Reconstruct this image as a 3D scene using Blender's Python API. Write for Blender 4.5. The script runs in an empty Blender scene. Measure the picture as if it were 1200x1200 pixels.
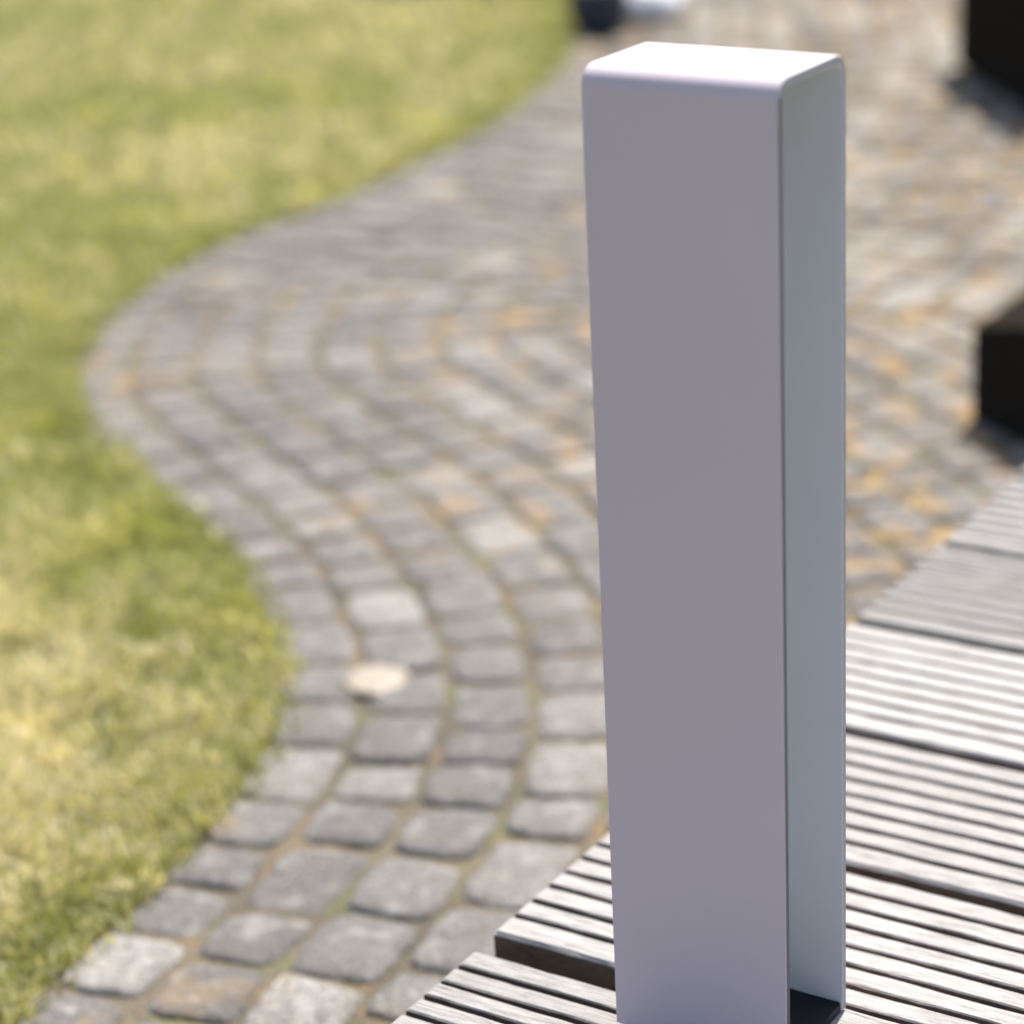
import bpy, bmesh, math, random
import numpy as np
from mathutils import Vector, Matrix, noise
random.seed(7); rng = np.random.default_rng(7)

# ------------------------------------------------------------------ camera
scene = bpy.context.scene
col = scene.collection
CAM_H = 0.66386                     # metres above the deck (deck top is z = 0)
PITCH, ROLL, FPX = 0.36785, -0.0512, 2951.06 / 1200.0
fw = Vector((0, math.cos(PITCH), -math.sin(PITCH)))
rt = Vector((1, 0, 0)); up = Vector((0, math.sin(PITCH), math.cos(PITCH)))
R_ = math.cos(ROLL) * rt + math.sin(ROLL) * up
U_ = -math.sin(ROLL) * rt + math.cos(ROLL) * up
cd = bpy.data.cameras.new('camera'); cam = bpy.data.objects.new('camera', cd); col.objects.link(cam)
m = Matrix(((R_.x, U_.x, -fw.x, 0), (R_.y, U_.y, -fw.y, 0), (R_.z, U_.z, -fw.z, CAM_H), (0, 0, 0, 1)))
cam.matrix_world = m
cd.sensor_width = 36; cd.lens = 36 * FPX
cd.clip_start = 0.02; cd.clip_end = 2000
cd.dof.use_dof = True; cd.dof.focus_distance = 1.165; cd.dof.aperture_fstop = 4.7; cd.dof.aperture_blades = 0
scene.camera = cam

# ------------------------------------------------------------------ light
SUN_EL, SUN_AZ = math.radians(58), math.radians(26)      # azimuth from +Y towards +X
world = bpy.data.worlds.new('World'); scene.world = world; world.use_nodes = True
nt = world.node_tree; nt.nodes.clear()
sky = nt.nodes.new('ShaderNodeTexSky'); sky.sky_type = 'NISHITA'; sky.sun_disc = False
sky.sun_elevation = SUN_EL; sky.sun_rotation = SUN_AZ; sky.dust_density = 3.0; sky.air_density = 1.0
bg = nt.nodes.new('ShaderNodeBackground'); bg.inputs['Strength'].default_value = 0.10
wo = nt.nodes.new('ShaderNodeOutputWorld')
nt.links.new(sky.outputs[0], bg.inputs[0]); nt.links.new(bg.outputs[0], wo.inputs[0])
sd = bpy.data.lights.new('sun', 'SUN'); sd.energy = 4.0; sd.angle = math.radians(0.53); sd.color = (1, .955, .88)
sun = bpy.data.objects.new('sun', sd); col.objects.link(sun)
sdir = Vector((math.sin(SUN_AZ) * math.cos(SUN_EL), math.cos(SUN_AZ) * math.cos(SUN_EL), math.sin(SUN_EL)))
sun.rotation_euler = sdir.to_track_quat('Z', 'Y').to_euler(); sun.location = (1, 3, 4)
vs = scene.view_settings
vs.view_transform = 'Standard'; vs.look = 'None'; vs.gamma = 1; vs.use_curve_mapping = False
vs.exposure = 1.0

# ------------------------------------------------------------------ helpers
def obj(name, me, mat=None, parent=None, **props):
    if isinstance(me, bmesh.types.BMesh):
        bm = me; me = bpy.data.meshes.new(name); bm.to_mesh(me); bm.free()
    o = bpy.data.objects.new(name, me); col.objects.link(o)
    if mat is not None and len(me.materials) == 0:
        for mm in (mat if isinstance(mat, (list, tuple)) else [mat]): me.materials.append(mm)
    if parent is not None: o.parent = parent
    for k, v in props.items(): o[k] = v
    return o
def empty(name, loc, rz=0, **props):
    o = bpy.data.objects.new(name, None); col.objects.link(o); o.location = loc; o.rotation_euler = (0, 0, rz)
    o.empty_display_size = .05
    for k, v in props.items(): o[k] = v
    return o
def smooth(me, angle=None):
    for p in me.polygons: p.use_smooth = True

class NT:
    def __init__(s, name, rough=.6, spec=.5):
        s.m = bpy.data.materials.new(name); s.m.use_nodes = True; s.t = s.m.node_tree; s.t.nodes.clear()
        s.b = s.n('ShaderNodeBsdfPrincipled'); s.o = s.n('ShaderNodeOutputMaterial')
        s.l(s.b.outputs[0], s.o.inputs[0]); s.b.inputs['Roughness'].default_value = rough
        s.b.inputs['Specular IOR Level'].default_value = spec
    def n(s, t, **kw):
        x = s.t.nodes.new(t)
        for k, v in kw.items(): setattr(x, k, v)
        return x
    def l(s, a, b): s.t.links.new(a, b)
    def noise(s, vec, scale, detail=3, rough=.5, dist=0):
        x = s.n('ShaderNodeTexNoise'); x.inputs['Scale'].default_value = scale; x.inputs['Detail'].default_value = detail
        x.inputs['Roughness'].default_value = rough; x.inputs['Distortion'].default_value = dist
        if vec is not None: s.l(vec, x.inputs['Vector'])
        return x.outputs[0]
    def ramp(s, fac, stops):
        x = s.n('ShaderNodeValToRGB'); e = x.color_ramp.elements
        while len(e) < len(stops): e.new(.5)
        for el, (p, c) in zip(e, stops):
            el.position = p; el.color = (*c, 1) if len(c) == 3 else c
        s.l(fac, x.inputs[0]); return x.outputs[0]
    def mix(s, f, a, b, bt='MIX'):
        x = s.n('ShaderNodeMix', data_type='RGBA', blend_type=bt)
        for sock, v in ((x.inputs[0], f), (x.inputs[6], a), (x.inputs[7], b)):
            if hasattr(v, 'is_output'): s.l(v, sock)
            elif isinstance(v, (int, float)): sock.default_value = v
            else: sock.default_value = (*v, 1)
        return x.outputs[2]
    def mapping(s, vec, scale):
        x = s.n('ShaderNodeMapping'); x.inputs['Scale'].default_value = scale; s.l(vec, x.inputs['Vector']); return x.outputs[0]
    def bump(s, h, dist, strength=1):
        x = s.n('ShaderNodeBump'); x.inputs['Distance'].default_value = dist; x.inputs['Strength'].default_value = strength
        s.l(h, x.inputs['Height']); s.l(x.outputs[0], s.b.inputs['Normal'])
    def math(s, op, a, b=None, clamp=False):
        x = s.n('ShaderNodeMath', operation=op, use_clamp=clamp)
        for sock, v in zip(x.inputs, (a, b)):
            if v is None: continue
            if hasattr(v, 'is_output'): s.l(v, sock)
            else: sock.default_value = v
        return x.outputs[0]
    def pos(s): return s.n('ShaderNodeNewGeometry').outputs['Position']
    def objc(s): return s.n('ShaderNodeTexCoord').outputs['Object']

# powder coated metal
def powder(name, c, rough=.42, spec=.4):
    t = NT(name, rough, spec); v = t.objc()
    t.l(t.mix(t.noise(v, 9, 2), [x * .96 for x in c], [min(1, x * 1.03) for x in c]), t.b.inputs['Base Color'])
    t.bump(t.noise(v, 1800, 2), .0001, .35); return t.m
M_WHITE = powder('white_powder_coat', (.612, .520, .565))
M_INNER = powder('inner_sheet_face', (.63, .635, .66), .5)  # inner face of the folded sheet, lighter and cooler than the outer
M_EDGESHADE = powder('painted_shade_edge', (.10, .10, .115), .5)  # shade on the front panel's edge, painted in as a near-black colour
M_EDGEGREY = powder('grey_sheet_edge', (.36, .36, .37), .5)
M_BLACK = powder('black_plate_metal', (.010, .012, .015), .6, .2)
M_STEEL = powder('screw_steel', (.3, .3, .3), .35)

# wood
def wood(name, light, mid, dark, warm, spec=.2):
    t = NT(name, .8, spec); v = t.objc(); oi = t.n('ShaderNodeObjectInfo')
    vm = t.n('ShaderNodeVectorMath', operation='ADD'); t.l(v, vm.inputs[0])
    cx = t.n('ShaderNodeCombineXYZ'); t.l(t.math('MULTIPLY', oi.outputs['Random'], 37.), cx.inputs[0]); t.l(cx.outputs[0], vm.inputs[1])
    v = vm.outputs[0]
    g1 = t.noise(t.mapping(v, (34, 480, 80)), 1., 5, .75, .5)
    g2 = t.noise(t.mapping(v, (70, 1700, 200)), 1., 3, .6)
    g3 = t.noise(t.mapping(v, (4, 26, 4)), 1., 3)
    fle = t.noise(t.mapping(v, (520, 1100, 300)), 1., 3, .7)
    c = t.ramp(g1, [(.30, dark), (.43, mid), (.56, light), (.8, light)])
    c = t.mix(t.math('MULTIPLY', t.ramp(g3, [(.40, (0, 0, 0)), (.72, (1, 1, 1))]), .55), c, warm)
    c = t.mix(t.ramp(g2, [(.30, (.5, .5, .5)), (.44, (0, 0, 0))]), c, dark)
    c = t.mix(t.ramp(fle, [(.56, (0, 0, 0)), (.66, (.9, .9, .9))]), c, mid)
    hs = t.n('ShaderNodeHueSaturation'); t.l(c, hs.inputs['Color'])
    at = t.n('ShaderNodeAttribute', attribute_type='OBJECT', attribute_name='tone'); t.l(at.outputs['Fac'], hs.inputs['Value'])
    t.l(hs.outputs[0], t.b.inputs['Base Color'])
    h = t.math('ADD', t.math('MULTIPLY', g1, .7), t.math('MULTIPLY', g2, .5))
    t.bump(h, .0008, .8); return t.m
M_WOOD = wood('weathered_deck_wood', (.355, .345, .338), (.245, .232, .222), (.085, .074, .066), (.295, .272, .245))
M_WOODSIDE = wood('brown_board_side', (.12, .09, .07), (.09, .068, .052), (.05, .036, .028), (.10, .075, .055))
M_DARKWOOD = wood('dark_stained_timber', (.026, .022, .0185), (.019, .0165, .0135), (.011, .0095, .008), (.028, .023, .018), .0)

# granite setts
STAINS = [(0.425, 2.37, 0.16), (0.399, 2.175, 0.15), (0.4, 2.055, 0.13), (0.294, 1.922, 0.11), (0.01, 2.644, 0.17), (0.048, 2.67, 0.12), (0.344, 2.15, 0.1), (0.815, 3.878, 0.2)]   # ochre sand and lichen on the paving
def ochre_mask(t, p):
    n1 = t.noise(p, 3.2, 2, .5); n2 = t.noise(p, 26, 3, .6)
    sp = t.n('ShaderNodeSeparateXYZ'); t.l(p, sp.inputs[0])
    right = t.math('MULTIPLY', t.math('SUBTRACT', sp.outputs[0], .02), 2.6, True)
    a = t.ramp(n1, [(.46, (0, 0, 0)), (.62, (1, 1, 1))])
    a = t.math('ADD', t.math('MULTIPLY', a, .55), t.math('MULTIPLY', right, .5), True)
    for (sx, sy, rad) in STAINS:
        vd = t.n('ShaderNodeVectorMath', operation='DISTANCE'); t.l(p, vd.inputs[0]); vd.inputs[1].default_value = (sx, sy, -.15)
        a = t.math('ADD', a, t.math('MULTIPLY', t.math('SUBTRACT', 1., t.math('DIVIDE', vd.outputs['Value'], rad)), 1.6, True), True)
    return t.math('MULTIPLY', a, t.ramp(n2, [(.52, (0, 0, 0)), (.61, (1, 1, 1))]), True)
def sett_mat(name, attr):
    t = NT(name, .9, .12); p = t.pos()
    if attr:
        at = t.n('ShaderNodeAttribute', attribute_name='tone'); r = at.outputs['Fac']
    else:
        r = t.n('ShaderNodeObjectInfo').outputs['Random']
    base = t.ramp(r, [(0, (.120, .116, .115)), (.25, (.150, .143, .139)), (.5, (.172, .168, .163)), (.74, (.20, .19, .182)), (.92, (.26, .248, .232)), (1, (.37, .355, .33))])
    sp = t.noise(p, 300, 3, .75); bl = t.noise(p, 34, 4, .6)
    c = t.mix(t.ramp(sp, [(.38, (1, 1, 1)), (.50, (0, 0, 0))]), base, (.07, .066, .066))
    c = t.mix(t.ramp(sp, [(.58, (0, 0, 0)), (.70, (.8, .8, .8))]), c, (.47, .45, .43))
    c = t.mix(t.math('MULTIPLY', t.ramp(bl, [(.42, (1, 1, 1)), (.6, (0, 0, 0))]), .4), c, (.15, .135, .11))
    c = t.mix(t.math('MULTIPLY', t.ramp(t.noise(p, 75, 3, .6), [(.35, (1, 1, 1)), (.6, (0, 0, 0))]), .45), c, (.14, .13, .125))
    c = t.mix(t.math('MULTIPLY', t.ramp(t.noise(p, 48, 2, .6), [(.52, (0, 0, 0)), (.7, (1, 1, 1))]), .5), c, (.33, .315, .30))
    s3 = t.n('ShaderNodeSeparateXYZ'); t.l(p, s3.inputs[0])
    far = t.math('MULTIPLY', t.math('SUBTRACT', t.math('ADD', t.math('MULTIPLY', s3.outputs[1], .30), s3.outputs[0]), .95), 1.6, True)
    c = t.mix(t.math('MULTIPLY', t.math('MULTIPLY', far, t.ramp(t.noise(p, 7.5, 3, .6), [(.46, (0, 0, 0)), (.58, (1, 1, 1))]), True), .85), c, (.33, .305, .26))
    c = t.mix(t.math('MULTIPLY', t.math('MULTIPLY', far, t.ramp(t.noise(p, 6.3, 3, .6), [(.50, (0, 0, 0)), (.60, (1, 1, 1))]), True), .75), c, (.095, .082, .068))
    c = t.mix(t.math('MULTIPLY', ochre_mask(t, p), .6), c, (.42, .26, .09))
    t.l(c, t.b.inputs['Base Color'])
    t.bump(t.math('ADD', t.math('MULTIPLY', t.noise(p, 130, 4, .6), .7), t.math('MULTIPLY', sp, .3)), .004, .8)
    return t.m
M_SETT = sett_mat('granite_sett', False); M_SETT_J = sett_mat('granite_sett_far', True)
t = NT('sandy_joint_fill', .95, .1); p = t.pos()
c = t.ramp(t.noise(p, 9, 4, .6), [(.32, (.05, .043, .032)), (.5, (.095, .078, .055)), (.66, (.13, .112, .07))])
c = t.mix(t.ramp(t.noise(p, 16, 3, .6), [(.54, (0, 0, 0)), (.70, (.7, .7, .7))]), c, (.22, .13, .05))
c = t.mix(t.ramp(t.noise(p, 21, 2, .6), [(.56, (0, 0, 0)), (.68, (.8, .8, .8))]), c, (.09, .11, .035))
c = t.mix(t.math('MULTIPLY', ochre_mask(t, p), .9), c, (.46, .30, .10))
c = t.mix(t.ramp(t.noise(p, 600, 2), [(.4, (.35, .35, .35)), (.6, (0, 0, 0))]), c, (.30, .27, .22))
t.l(c, t.b.inputs['Base Color']); t.bump(t.noise(p, 240, 3), .004, 1); M_JOINT = t.m
# soil
t = NT('lawn_soil', .95, .1); p = t.pos()
t.l(t.ramp(t.noise(p, 40, 4, .6), [(.3, (.07, .07, .028)), (.5, (.15, .15, .06)), (.75, (.27, .24, .12))]), t.b.inputs['Base Color'])
t.bump(t.noise(p, 120, 4), .01, 1); M_SOIL = t.m
t = NT('far_ground_grass', .95, .1); p = t.pos()
t.l(t.mix(t.noise(p, 1.4, 4), (.12, .13, .05), (.22, .21, .09)), t.b.inputs['Base Color']); t.bump(t.noise(p, 60, 4), .02, 1); M_GROUND = t.m
# grass blades
t = NT('grass_blade', .5, .25); at = t.n('ShaderNodeAttribute', attribute_name='blade'); c = at.outputs['Color']
tr = t.n('ShaderNodeBsdfTranslucent'); t.l(c, t.b.inputs['Base Color']); t.l(t.mix(1, c, (1.25, 1.2, .7), 'MULTIPLY'), tr.inputs[0])
mx = t.n('ShaderNodeMixShader'); mx.inputs[0].default_value = .42
t.l(t.b.outputs[0], mx.inputs[1]); t.l(tr.outputs[0], mx.inputs[2]); t.l(mx.outputs[0], t.o.inputs[0]); M_GRASS = t.m
# leaves, glaze, pebble
def leafmat(name, a, b):
    t = NT(name, .45, .4); p = t.pos(); t.l(t.mix(t.noise(p, 60, 2), a, b), t.b.inputs['Base Color']); return t.m
M_LEAF = leafmat('boxwood_leaf', (.03, .055, .012), (.07, .10, .025))
M_TWIG = leafmat('brown_twig', (.07, .05, .03), (.12, .09, .06))
M_NAVY = leafmat('navy_glaze', (.018, .026, .05), (.03, .04, .075))
M_WGLAZE = leafmat('white_glaze', (.74, .74, .76), (.82, .82, .84))
M_POTSOIL = leafmat('potting_soil', (.03, .022, .015), (.06, .045, .03))
M_PEBBLE = leafmat('cream_pebble', (.27, .225, .17), (.33, .285, .225))

# ------------------------------------------------------------------ ground, lawn, path
G = 0.15                                     # paving lies this far below the deck
edge_ctrl = [(-.95, -.6), (-.66, .2), (-.43, .90), (-.312, 1.302), (-.281, 1.378), (-.248, 1.46), (-.211, 1.551), (-.188, 1.64), (-.179, 1.77),
             (-.196, 1.888), (-.235, 2.022), (-.288, 2.153), (-.371, 2.315), (-.434, 2.467), (-.455, 2.585), (-.453, 2.741), (-.416, 2.927),
             (-.33, 3.129), (-.207, 3.304), (-.095, 3.503), (.031, 3.786), (.137, 4.16), (.172, 4.464), (.20, 4.8), (.20, 5.3), (.10, 6.0), (-.15, 6.9)]
def catmull(P, n=24):
    P = [np.array(q, float) for q in P]; out = []
    for i in range(len(P) - 1):
        a = P[max(i - 1, 0)]; b = P[i]; c_ = P[i + 1]; d = P[min(i + 2, len(P) - 1)]
        for j in range(n):
            u = j / n; out.append(.5 * (2 * b + (c_ - a) * u + (2 * a - 5 * b + 4 * c_ - d) * u * u + (-a + 3 * b - 3 * c_ + d) * u ** 3))
    out.append(P[-1]); return np.array(out)
def resample(C, step):
    d = np.r_[0, np.cumsum(np.linalg.norm(np.diff(C, axis=0), axis=1))]; s = np.arange(0, d[-1], step)
    return np.c_[np.interp(s, d, C[:, 0]), np.interp(s, d, C[:, 1])]
EDGE = resample(catmull(edge_ctrl), .008)
for _ in range(12):                                     # ease the traced corners
    EDGE[1:-1] = .25 * EDGE[:-2] + .5 * EDGE[1:-1] + .25 * EDGE[2:]

EDGE[:, 0] -= .0062 * EDGE[:, 1]

bm = bmesh.new(); bmesh.ops.create_grid(bm, x_segments=8, y_segments=8, size=400)
obj('ground', bm, M_GROUND, kind='structure').location = (0, 0, -G - .05)
def sheet(name, pts, z, mat, drop=0):
    bm = bmesh.new(); vsx = [bm.verts.new((x, y, z)) for x, y in pts]; f = bm.faces.new(vsx)
    if f.calc_area() and f.normal.z < 0: f.normal_flip()
    if drop:
        r = bmesh.ops.extrude_face_region(bm, geom=[f])
        for v in [g for g in r['geom'] if isinstance(g, bmesh.types.BMVert)]: v.co.z = z - drop
    bmesh.ops.recalc_face_normals(bm, faces=bm.faces); bmesh.ops.triangulate(bm, faces=[f for f in bm.faces if len(f.verts) > 4])
    return obj(name, bm, mat, kind='structure')
LAWN_Z = -G - .001
sheet('lawn_soil', [tuple(q) for q in EDGE[::3]] + [(-6, 6.9), (-6, -.6)], LAWN_Z, M_SOIL, .045)
path = sheet('cobbled_path', [tuple(q) for q in EDGE[::3]] + [(3.2, 6.9), (3.2, -.6)], -G - .0035, M_JOINT, .03)

# deck frame: boards run along u, n points towards the camera
AL = -0.57597; PIT = 0.148; C0 = -1.52157
du = Vector((math.cos(AL), math.sin(AL), 0)); dn = Vector((math.sin(AL), -math.cos(AL), 0))
EB = -0.99925; EC = 0.62806                  # deck edge: p . (sin EB, cos EB) = EC
em = Vector((math.sin(EB), math.cos(EB), 0))
def under_deck(x, y): return EC - (x * em.x + y * em.y)      # metres inside the deck edge

# stones along offsets of the lawn edge
T = np.gradient(EDGE, axis=0); T /= np.linalg.norm(T, axis=1)[:, None]
N = np.c_[T[:, 1], -T[:, 0]]                 # to the right of the edge
stones = []
def dist_edge(Q):
    out = np.empty(len(Q))
    for i in range(0, len(Q), 400): out[i:i + 400] = np.sqrt(((Q[i:i + 400, None] - EDGE[None, ::2]) ** 2).sum(2)).min(1)
    return out
BAND = .066; D0 = .003
def qpoint(sidx, dd):                         # point at fractional edge index sidx, dd metres to the right of the edge
    i0 = int(max(0, min(len(EDGE) - 2, math.floor(sidx)))); f = sidx - i0
    e = EDGE[i0] * (1 - f) + EDGE[i0 + 1] * f; n_ = N[i0] * (1 - f) + N[i0 + 1] * f
    return e + n_ * dd
def rim(k, sidx):                             # wavy joint line between two courses
    return D0 + BAND * k + (.0065 * noise.noise((sidx * .075, k * 3.3, 0)) + .003 * noise.noise((sidx * .24, k * 7.1, 4)) if k else 0)
def ok_place(x, y):
    return .9 < y < 6.6 and x < 1.9 and abs(x) < .42 * y + .35 and under_deck(x, y) < .22
cells = []                                    # each cell: four corners
for k in range(27):
    dm = D0 + BAND * (k + .5); Q = EDGE + N * dm
    ok = dist_edge(Q) > dm - .004
    step = np.r_[0, np.linalg.norm(np.diff(Q, axis=0), axis=1)]
    i0 = None; run = 0; L = random.uniform(.03, .08)
    for i in range(1, len(Q)):
        if not ok[i] or step[i] > .05: i0 = None; run = 0; continue
        if i0 is None: i0 = i; run = 0; continue
        run += step[i]
        if run >= L:
            a = i0 + (random.uniform(-.5, .5) if 0 else 0); b = i
            sk = random.gauss(0, .35)
            cells.append([qpoint(a, rim(k, a)), qpoint(b + sk, rim(k, b)), qpoint(b - sk, rim(k + 1, b)), qpoint(a, rim(k + 1, a))])
            i0 = i; run = 0; L = random.choice((.054, .062, .068, .076, .084)) + random.uniform(-.006, .006)
fin = []
for c4 in cells:
    c_ = sum(c4) / 4
    if not ok_place(*c_): continue
    if fin and min((c_[0] - o[0]) ** 2 + (c_[1] - o[1]) ** 2 for o in fin) < .045 ** 2: continue
    fin.append((c_[0], c_[1], c4))
def inside_lawn(X, Y):
    P = np.vstack([EDGE[::3], [(-6, 6.9), (-6, -.6)]]); ins = np.zeros(X.shape, bool); j = len(P) - 1
    for i in range(len(P)):
        xi, yi = P[i]; xj, yj = P[j]
        if yi != yj: ins ^= ((yi > Y) != (yj > Y)) & (X < (xj - xi) * (Y - yi) / (yj - yi) + xi)
        j = i
    return ins
A = np.array([(s[0], s[1]) for s in fin])
cand = rng.uniform((-.6, 1.0), (1.9, 6.5), (22000, 2)); cand = cand[~inside_lawn(cand[:, 0], cand[:, 1])]
de = dist_edge(cand)
for q, e in zip(cand, de):                    # small stones in the wedges where courses meet
    if e < .04 or not ok_place(*q): continue
    dm = np.sqrt(((A - q) ** 2).sum(1).min())
    if dm > .056:
        sz = min(.07, (dm - .032) * 1.6 + .01); a = random.uniform(0, 3.14); w = sz * random.uniform(.8, 1)
        c_, s_ = math.cos(a), math.sin(a)
        fin.append((q[0], q[1], [q + np.array((u * sz * c_ - v * w * s_, u * sz * s_ + v * w * c_)) for u, v in ((-.5, -.5), (.5, -.5), (.5, .5), (-.5, .5))]))
        A = np.vstack([A, q])
GAP = .0060
def stone_geo(c4, cx, cy, r, n=20):
    """one sett: a rounded block that fills its cell up to the joint; low domed, slightly uneven top"""
    P = [Vector((p_[0] - cx, p_[1] - cy)) for p_ in c4]
    lu = ((P[1] - P[0]).length + (P[2] - P[3]).length) / 2; lv = ((P[3] - P[0]).length + (P[2] - P[1]).length) / 2
    fu = max(.5, 1 - GAP / lu); fv = max(.5, 1 - GAP / lv); ex = r.uniform(4.5, 8)
    off = [r.gauss(0, .022) for _ in range(n)]; out = []
    tx, ty = r.gauss(0, .013), r.gauss(0, .013); dz = r.gauss(0, .0008)
    def warp(u, v): return P[0] * (.5 - u) * (.5 - v) + P[1] * (.5 + u) * (.5 - v) + P[2] * (.5 + u) * (.5 + v) + P[3] * (.5 - u) * (.5 + v)
    for f, z in ((.98, -.030), (1.0, -.0045), (.95, -.0012), (.80, .0002), (.45, .0008)):
        for i in range(n):
            a = 2 * math.pi * (i + .5) / n; c_, s_ = math.cos(a), math.sin(a)
            k = (abs(c_) ** ex + abs(s_) ** ex) ** (-1 / ex) * .5 * (1 + off[i])
            w = warp(c_ * k * f * fu, s_ * k * f * fv)
            out.append((w.x, w.y, z + dz + tx * w.x + ty * w.y + (r.gauss(0, .0006) if f < .99 else 0)))
    out.append((0, 0, .0008 + dz + r.gauss(0, .0006)))
    F = []
    for q in range(4):
        for i in range(n): j = (i + 1) % n; F.append((q * n + i, q * n + j, (q + 1) * n + j, (q + 1) * n + i))
    for i in range(n): F.append((4 * n + i, 4 * n + (i + 1) % n, 5 * n))
    return out, F
def seen_size(s):                             # rough size in the photograph; 0 if outside it
    v = Vector((s[0], s[1], -G)) - Vector((0, 0, CAM_H)); z = v.dot(fw)
    px, py = .5 + FPX * v.dot(R_) / z, .5 - FPX * v.dot(U_) / z
    if under_deck(s[0], s[1]) > .03: return 0
    return 1 / z if -.04 < px < 1.04 and -.04 < py < 1.04 else 0
fin.sort(key=seen_size, reverse=True)
JV, JF, JT = [], [], []
for i, (x, y, c4) in enumerate(fin):
    V, F = stone_geo(c4, x, y, random.Random(i))
    if i < 300:
        me = bpy.data.meshes.new('cobblestone'); me.from_pydata(V, [], F); smooth(me); me.materials.append(M_SETT)
        o = bpy.data.objects.new('cobblestone', me); col.objects.link(o); o.parent = path; o.location = (x, y, -G)
    else:
        b0 = len(JV); JV += [(x + vx, y + vy, -G + vz) for vx, vy, vz in V]
        JF += [tuple(b0 + q for q in f) for f in F]; JT += [random.random()] * len(V)
me = bpy.data.meshes.new('far_cobblestones'); me.from_pydata(JV, [], JF); smooth(me)
me.attributes.new('tone', 'FLOAT', 'POINT').data.foreach_set('value', JT); me.materials.append(M_SETT_J)
obj('far_cobblestones', me, None, path, kind='stuff')
print('stones', len(fin))

# ------------------------------------------------------------------ grass
def vnoise(X, Y, s, seed=0):
    return np.array([noise.noise((x * s + seed, y * s, seed * 1.7)) for x, y in zip(X, Y)])
n0 = 420000
Yg = rng.uniform(.9, 6.4, n0); Xg = rng.uniform(-2.6, .4, n0)
keepm = inside_lawn(Xg, Yg) & (Xg > -.36 * Yg - .35)
Xg, Yg = Xg[keepm], Yg[keepm]
near = np.exp(-(Yg - 1.2) / 2.4); sel = rng.uniform(0, 1, len(Xg)) < np.clip(near * 1.25, .28, 1)
Xg, Yg = Xg[sel], Yg[sel]
# sparser turf outside the view
mw = 150000; Yw = rng.uniform(.3, 6.8, mw); Xw = rng.uniform(-4.5, .3, mw); kw = inside_lawn(Xw, Yw) & ~((Xw > -.36 * Yw - .35) & (Yw > .9) & (Yw < 6.4))
# second pass: extra blades close to the camera and a fringe along the edge
m2 = 95000; Y2 = rng.uniform(1.1, 2.6, m2); X2 = rng.uniform(-1.1, -.15, m2); k2 = inside_lawn(X2, Y2) & (X2 > -.32 * Y2 - .15)
ei = rng.integers(0, len(EDGE), 26000); eo = np.abs(rng.normal(0, .018, len(ei))) - .006 + np.repeat(vnoise(EDGE[:, 0], EDGE[:, 1], 28, 2) * .009, 1)[ei]
X3, Y3 = (EDGE[ei] - N[ei] * eo[:, None]).T; k3 = (Y3 > .9) & (Y3 < 6)
Xg = np.r_[Xg, X2[k2], X3[k3], Xw[kw]]; Yg = np.r_[Yg, Y2[k2], Y3[k3], Yw[kw]]; outside = np.r_[np.zeros(len(Xg) - kw.sum(), bool), np.ones(kw.sum(), bool)]
st = rng.integers(0, len(EDGE), 2600); so = -rng.random(len(st)) * .022; X4, Y4 = (EDGE[st] - N[st] * so[:, None]).T; k4 = (Y4 > 1) & (Y4 < 5)   # stray blades and clippings on the stones
Xg = np.r_[Xg, X4[k4]]; Yg = np.r_[Yg, Y4[k4]]; outside = np.r_[outside, np.zeros(k4.sum(), bool)]
nb = len(Xg); print('blades', nb)
de = dist_edge(np.c_[Xg, Yg])
cl = vnoise(Xg, Yg, 15, 3); lo = vnoise(Xg, Yg, 3.1, 9); hi = vnoise(Xg, Yg, 42, 5)
h = (.015 + .009 * rng.random(nb)) * (1 + .55 * cl + .25 * hi) * (1 - .45 * np.exp(-de / .022))
h = np.where(rng.random(nb) < .02, h * 1.7, h); h = np.clip(h, .007, .055)
wd = (.0010 + .0006 * rng.random(nb)) * (1 + .22 * (Yg - 1.2)) * np.where(outside, 2.4, 1)
ang = rng.uniform(0, 2 * np.pi, nb); lean = np.abs(rng.normal(0, .55, nb)) + .12; la = rng.uniform(0, 2 * np.pi, nb) * .65 + (vnoise(Xg, Yg, 8, 21) * 4)
bx_, by_ = np.cos(ang) * wd, np.sin(ang) * wd
lx, ly = np.cos(la) * lean * h, np.sin(la) * lean * h
V = np.empty((nb, 5, 3)); z0 = LAWN_Z - .002
V[:, 0] = np.c_[Xg - bx_, Yg - by_, np.full(nb, z0)]; V[:, 1] = np.c_[Xg + bx_, Yg + by_, np.full(nb, z0)]
V[:, 2] = np.c_[Xg - bx_ * .8 + lx * .35, Yg - by_ * .8 + ly * .35, z0 + h * .6]; V[:, 3] = np.c_[Xg + bx_ * .8 + lx * .35, Yg + by_ * .8 + ly * .35, z0 + h * .6]
V[:, 4] = np.c_[Xg + lx * 1.15, Yg + ly * 1.15, z0 + h * np.clip(1.05 - .25 * lean, .4, 1)]
tri = np.array([[0, 1, 3], [0, 3, 2], [2, 3, 4]])
Fx = (np.arange(nb)[:, None, None] * 5 + tri[None]).reshape(-1, 3)
me = bpy.data.meshes.new('lawn_grass'); me.vertices.add(nb * 5); me.vertices.foreach_set('co', V.reshape(-1))
me.loops.add(len(Fx) * 3); me.loops.foreach_set('vertex_index', Fx.reshape(-1).astype(np.int32))
me.polygons.add(len(Fx)); me.polygons.foreach_set('loop_start', np.arange(0, len(Fx) * 3, 3, dtype=np.int32)); me.update()
green = np.array([.30, .325, .105]); lime = np.array([.60, .575, .27]); straw = np.array([.78, .71, .51]); deep = np.array([.19, .20, .06])
def sm(x, a, b): return np.clip((x - a) / (b - a), 0, 1)
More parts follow.
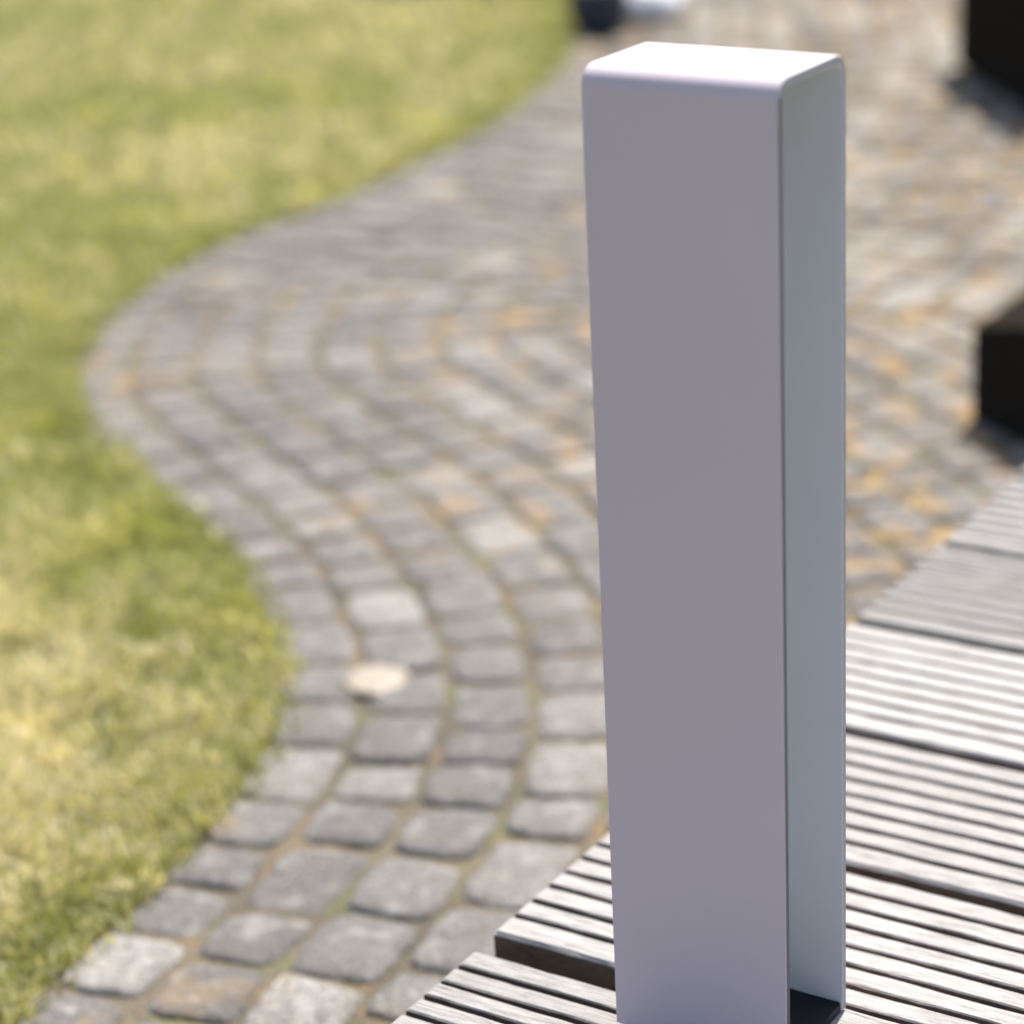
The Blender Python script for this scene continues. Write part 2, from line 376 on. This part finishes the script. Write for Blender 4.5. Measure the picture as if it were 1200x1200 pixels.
f_s = np.clip(.30 + .75 * lo + .6 * cl + .28 * np.exp(-((Yg - 1.55) / .30) ** 2), 0.03, .85) * (.30 + .70 * sm(de, .0, .10)) + .40 * np.exp(-de / .006)
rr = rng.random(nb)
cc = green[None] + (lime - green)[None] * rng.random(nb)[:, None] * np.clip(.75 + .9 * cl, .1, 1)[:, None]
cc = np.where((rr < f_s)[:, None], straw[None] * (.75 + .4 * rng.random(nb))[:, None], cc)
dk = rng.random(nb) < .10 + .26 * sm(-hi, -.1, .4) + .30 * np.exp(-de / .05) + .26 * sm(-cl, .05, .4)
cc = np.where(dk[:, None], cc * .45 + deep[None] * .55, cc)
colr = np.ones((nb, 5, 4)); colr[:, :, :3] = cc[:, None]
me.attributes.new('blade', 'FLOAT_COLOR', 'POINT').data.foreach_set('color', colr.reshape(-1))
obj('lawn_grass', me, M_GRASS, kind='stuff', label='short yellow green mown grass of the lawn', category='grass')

# moss and weeds in the joints
# ------------------------------------------------------------------ deck
deck = empty('wooden_deck', (0, 0, 0), label='weathered grey deck of grooved boards with mitred ends beside the path', category='deck')
def board(idx, n0_, n1_, zoff, tone):
    """grooved board; local x along the board, y across towards the camera"""
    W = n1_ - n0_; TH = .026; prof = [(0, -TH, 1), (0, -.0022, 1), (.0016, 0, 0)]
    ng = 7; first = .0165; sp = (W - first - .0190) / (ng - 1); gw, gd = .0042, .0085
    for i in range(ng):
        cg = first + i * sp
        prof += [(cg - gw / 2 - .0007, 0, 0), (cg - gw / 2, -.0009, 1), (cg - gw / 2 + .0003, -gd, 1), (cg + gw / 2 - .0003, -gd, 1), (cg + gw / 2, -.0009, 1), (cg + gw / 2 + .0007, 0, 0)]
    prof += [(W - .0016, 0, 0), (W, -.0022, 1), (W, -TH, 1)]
    # start of the board on the mitre line for each profile y
    bm = bmesh.new(); xs = [0, .002] + list(np.arange(.010, .70, .009)) + [.8, 1.0, 1.5, 2.2, 2.9]; rows = []
    denom = du.dot(em)
    rnd = random.Random(idx * 31 + 5); ox = rnd.uniform(0, 50); endo = rnd.uniform(-.0015, .0015)
    for xi, x in enumerate(xs):
        row = []
        for (y, z, s_) in prof:
            q = dn * (n0_ + y); x0 = (EC - q.dot(em)) / denom + endo
            xx = x0 + x if denom < 0 else x0 + x
            wob = noise.noise((xx * 60 + ox, y * 300, 0)) * .00055 + noise.noise((xx * 9 + ox, y * 40, 4)) * .0005
            wz = noise.noise((xx * 25 + ox, y * 90, 7)) * .0004 if z > -.02 else 0
            if xi == 0 and z == 0: wz -= .0012
            row.append(bm.verts.new((xx, n0_ + y + wob, z + wz)))
        rows.append(row)
    for a, b in zip(rows, rows[1:]):
        for j in range(len(prof) - 1):
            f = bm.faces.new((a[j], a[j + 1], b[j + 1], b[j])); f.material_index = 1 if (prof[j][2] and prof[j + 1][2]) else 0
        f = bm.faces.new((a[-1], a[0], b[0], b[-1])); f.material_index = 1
    f1 = bm.faces.new(rows[0]); f1.material_index = 1; f2 = bm.faces.new(list(reversed(rows[-1]))); f2.material_index = 1
    bmesh.ops.recalc_face_normals(bm, faces=bm.faces)
    bmesh.ops.triangulate(bm, faces=[f1, f2])
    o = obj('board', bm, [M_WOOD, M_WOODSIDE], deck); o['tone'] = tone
    # local axes (x,y,z) -> (du, dn, z): dn = (sin a, -cos a) is -90 deg from du, so use a mirrored-free basis
    o.matrix_basis = Matrix(((du.x, dn.x, 0, 0), (du.y, dn.y, 0, 0), (0, 0, 1, zoff), (0, 0, 0, 1)))
    return o
tones = {0: .98, 1: .88, 2: 1.3, 3: 1.06, 4: 1.12, 5: .98, 6: 1.05}
for k in range(-5, 11):
    g0, g1 = .0052, .0052
    if k == 2: g1 = .005
    n0_ = C0 + (k - 1) * PIT + g0; n1_ = C0 + k * PIT - g1
    if k == 5: n0_ += .0065
    board(k, n0_, n1_, -.0025 if k >= 5 else 0, tones.get(k, 1.0))
# joists under the boards
for j, off in enumerate((.16, .62, 1.08, 1.6)):
    bm = bmesh.new(); bmesh.ops.create_cube(bm, size=1)
    L0, L1 = C0 - .86, C0 + 1.6
    # joists run parallel to the mitred edge
    ed = Vector((math.cos(EB), -math.sin(EB), 0))
    for v in bm.verts: v.co = Vector((v.co.x * 2.3, v.co.y * .045, v.co.z * .10))
    o = obj('joist', bm, M_WOODSIDE, deck); o['tone'] = .8
    c_ = em * (EC - off) + ed * .55; o.location = (c_.x, c_.y, -.026 - .003 - .05); o.rotation_euler = (0, 0, -EB)

# ------------------------------------------------------------------ bollard light
BX, BY, YAW, W_, D_, H_ = 0.113145, 0.984996, -0.581827, 0.0907144, 0.063046, 0.460319
bol = empty('bollard_light', (BX, BY, 0), YAW, label='tall white metal bollard light shaped as an upside down U on the deck', category='bollard light')
TK = .0038; RO = .0092
def upath(off, nseg=10):
    """outline (y, z) of the folded sheet, off = inset from the outer face"""
    r = RO - off; y0, y1, zt = off, D_ - off, H_ - off; P_ = [(y0, .0015)]
    for i in range(nseg + 1):
        a = math.pi - (math.pi / 2) * i / nseg; P_.append((y0 + r + r * math.cos(a), zt - r + r * math.sin(a)))
    for i in range(nseg + 1):
        a = math.pi / 2 - (math.pi / 2) * i / nseg; P_.append((y1 - r + r * math.cos(a), zt - r + r * math.sin(a)))
    P_.append((y1, .0015)); return P_
bm = bmesh.new(); O, I = upath(0), upath(TK); e = .0004; sect = []
for x, ins in ((-W_, e), (-W_ + e, 0), (-e, 0), (0, e)):
    o_ = upath(ins); i_ = upath(TK - ins)
    sect.append(([bm.verts.new((x, y, z)) for y, z in o_], [bm.verts.new((x, y, z)) for y, z in i_]))
for (oa, ia), (ob, ib) in zip(sect, sect[1:]):
    for j in range(len(O) - 1):
        bm.faces.new((oa[j], oa[j + 1], ob[j + 1], ob[j])); bm.faces.new((ia[j + 1], ia[j], ib[j], ib[j + 1])).material_index = 2
    for j in (0, -1): bm.faces.new((oa[j], ob[j], ib[j], ia[j]))
for s_ in (0, -1):
    oo, ii = sect[s_]
    for j in range(len(O) - 1): f = bm.faces.new((oo[j], oo[j + 1], ii[j + 1], ii[j])); f.material_index = 1 if j < 3 else 3  # front edge gets the painted shade, the other edges stay grey
bmesh.ops.recalc_face_normals(bm, faces=bm.faces)
ho = obj('housing', bm, [M_WHITE, M_EDGESHADE, M_INNER, M_EDGEGREY], bol); smooth(ho.data)
md = ho.modifiers.new('split', 'EDGE_SPLIT'); md.split_angle = math.radians(40)
def rbox(x0, x1, y0, y1, z0, z1, bev):
    bm = bmesh.new(); bmesh.ops.create_cube(bm, size=1)
    for v in bm.verts: v.co = Vector(((x0 + x1) / 2 + v.co.x * (x1 - x0), (y0 + y1) / 2 + v.co.y * (y1 - y0), (z0 + z1) / 2 + v.co.z * (z1 - z0)))
    if bev: bmesh.ops.bevel(bm, geom=bm.edges[:], offset=bev, segments=2, affect='EDGES')
    return bm
obj('base_plate', rbox(-W_ + .002, -.001, TK + .0002, D_ - TK - .0002, .0003, .006, .0005), M_BLACK, bol)
for x in (-.072, -.019):
    bm = bmesh.new(); bmesh.ops.create_cone(bm, cap_ends=True, segments=20, radius1=.0042, radius2=.0034, depth=.0022)
    o = obj('screw', bm, M_STEEL, bol); o.location = (x, D_ / 2 - .012, .0072)

# ------------------------------------------------------------------ things round about
def prism(pts, z0, z1, bev=.004):
    bm = bmesh.new(); b = [bm.verts.new((x, y, z0)) for x, y in pts]; f = bm.faces.new(b)
    r = bmesh.ops.extrude_face_region(bm, geom=[f])
    for v in [g for g in r['geom'] if isinstance(g, bmesh.types.BMVert)]: v.co.z = z1
    bmesh.ops.recalc_face_normals(bm, faces=bm.faces)
    if bev: bmesh.ops.bevel(bm, geom=bm.edges[:], offset=bev, segments=2, affect='EDGES')
    return bm
# low dark timber block with a mitred end
d1 = Vector((.40, -.917)); d2 = Vector((.54, .842)); L_ = Vector((.449, 2.300))
lb = empty('timber_block', (L_.x, L_.y, -G), 0, label='low dark timber block on the setts beside the far deck boards', category='timber block')
def par(a, b, o=Vector((0, 0))): return [tuple(o), tuple(o + d1 * a), tuple(o + d1 * a + d2 * b), tuple(o + d2 * b)]
bmk = prism(par(.105, .55), .002, .118, .002)
for v in bmk.verts:                                   # wide chamfer along the upper edge towards the path
    q_ = Vector((v.co.x, v.co.y)); a_ = q_.dot(Vector((-d2.y, d2.x)))
    if v.co.z > .06 and a_ > -.02: v.co.z -= .026
o = obj('block', bmk, M_DARKWOOD, lb); o['tone'] = 1.0
# tall dark planter
q0 = Vector((.742, 3.98))
tp = empty('tall_planter', (q0.x, q0.y, -G), 0, label='tall dark wooden planter standing on the setts behind the low timber block', category='planter')
e1 = Vector((.10, -.995)); e2 = Vector((.995, .10))
def quad(a, b, ox=0, oy=0): 
    o = e1 * -ox + e2 * -ox; return [tuple(o), tuple(o + e1 * (a + 2 * ox)), tuple(o + e1 * (a + 2 * ox) + e2 * (b + 2 * ox)), tuple(o + e2 * (b + 2 * ox))]
for i in range(4):
    o = obj('panel', prism(quad(.42, .42), .006 + i * .0445 * 1, .0485 + i * .0445, .002), M_DARKWOOD, tp); o['tone'] = 1
o = obj('rim', prism(quad(.42, .42, .010), .1865, .204, .003), M_DARKWOOD, tp); o['tone'] = 1
o = obj('soil', prism(quad(.42, .42, -.03), .2042, .208, .001), M_POTSOIL, tp)

def lathe(prof, seg=40):
    bm = bmesh.new(); rows = [[bm.verts.new((r * math.cos(2 * math.pi * i / seg), r * math.sin(2 * math.pi * i / seg), z)) for i in range(seg)] for r, z in prof]
    for a, b in zip(rows, rows[1:]):
        for i in range(seg): bm.faces.new((a[i], a[(i + 1) % seg], b[(i + 1) % seg], b[i]))
    bm.faces.new(list(reversed(rows[0]))); bm.faces.new(rows[-1]); bmesh.ops.recalc_face_normals(bm, faces=bm.faces); return bm
def pot(loc, R, H, mat, label):
    t_ = empty('plant_pot', loc, 0, label=label, category='plant pot')
    b = obj('pot', lathe([(R * .62, 0), (R * .74, .006), (R * .92, H * .3), (R, H * .6), (R * .97, H * .93), (R * 1.03, H), (R * .92, H), (R * .88, H * .86)]), mat, t_); smooth(b.data)
    s_ = obj('soil', lathe([(R * .86, H * .84), (R * .87, H * .86), (R * .5, H * .88), (R * .1, H * .89)]), M_POTSOIL, t_)
    return t_
pot((.196, 4.43, -G + .002), .056, .085, M_NAVY, 'small round navy blue glazed pot at the lawn edge beside the white stone')
bm = bmesh.new(); bmesh.ops.create_icosphere(bm, subdivisions=4, radius=1)
for v in bm.verts:
    k = 1 + .09 * noise.noise(v.co * 1.6); v.co = Vector((v.co.x * .082 * k, v.co.y * .085 * k, v.co.z * .045 * k))
o = obj('white_stone', bm, M_WGLAZE, label='large smooth white stone lying at the far end of the path', category='stone'); smooth(o.data)
o.location = (.281, 4.57, -G + .028)

# cream pebble on the setts
bm = bmesh.new(); bmesh.ops.create_icosphere(bm, subdivisions=3, radius=1)
for v in bm.verts:
    k = 1 + .42 * noise.noise(v.co * 1.9); v.co = Vector((v.co.x * .026 * k, v.co.y * .027 * k, v.co.z * .003 * k))
o = obj('pebble', bm, M_PEBBLE, label='flat cream pebble lying on the setts near the lawn bulge', category='pebble'); smooth(o.data)
o.location = (-.110, 1.768, -G - .0006); o.rotation_euler = (0, .05, .35)

# low box shrub beyond the lawn
sh = empty('box_shrub', (-.02, 5.12, LAWN_Z), 0, label='low dark green box shrub at the far end of the lawn', category='shrub')
V, F = [], []
for i in range(5200):
    v = Vector((random.gauss(0, 1), random.gauss(0, 1), random.gauss(0, 1))).normalized(); rr_ = random.uniform(.55, 1) ** .5
    c_ = Vector((v.x * .23, v.y * .17, .13 + v.z * .13)) * 1; c_ = Vector((c_.x * rr_, c_.y * rr_, max(.006, c_.z * (.7 + .3 * rr_))))
    c_ *= 1 + .18 * noise.noise(c_ * 9)
    a = Vector((random.gauss(0, 1), random.gauss(0, 1), random.gauss(0, 1))).normalized(); b_ = a.orthogonal().normalized(); ss = random.uniform(.006, .010)
    n_ = len(V); V += [tuple(c_ - a * ss), tuple(c_ + b_ * ss * .5), tuple(c_ + a * ss), tuple(c_ - b_ * ss * .5)]; F.append((n_, n_ + 1, n_ + 2, n_ + 3))
me = bpy.data.meshes.new('foliage'); me.from_pydata(V, [], F); obj('foliage', me, M_LEAF, sh, kind='stuff')
bm = bmesh.new()
for i in range(9):
    a = i * .7; r = bmesh.ops.create_cone(bm, cap_ends=True, segments=6, radius1=.005, radius2=.002, depth=.16)
    mt = Matrix.Translation((math.cos(a) * .03, math.sin(a) * .03, .08)) @ Matrix.Rotation(.5, 4, Vector((-math.sin(a), math.cos(a), 0)))
    bmesh.ops.transform(bm, matrix=mt, verts=r['verts'])
obj('stem', bm, M_TWIG, sh)
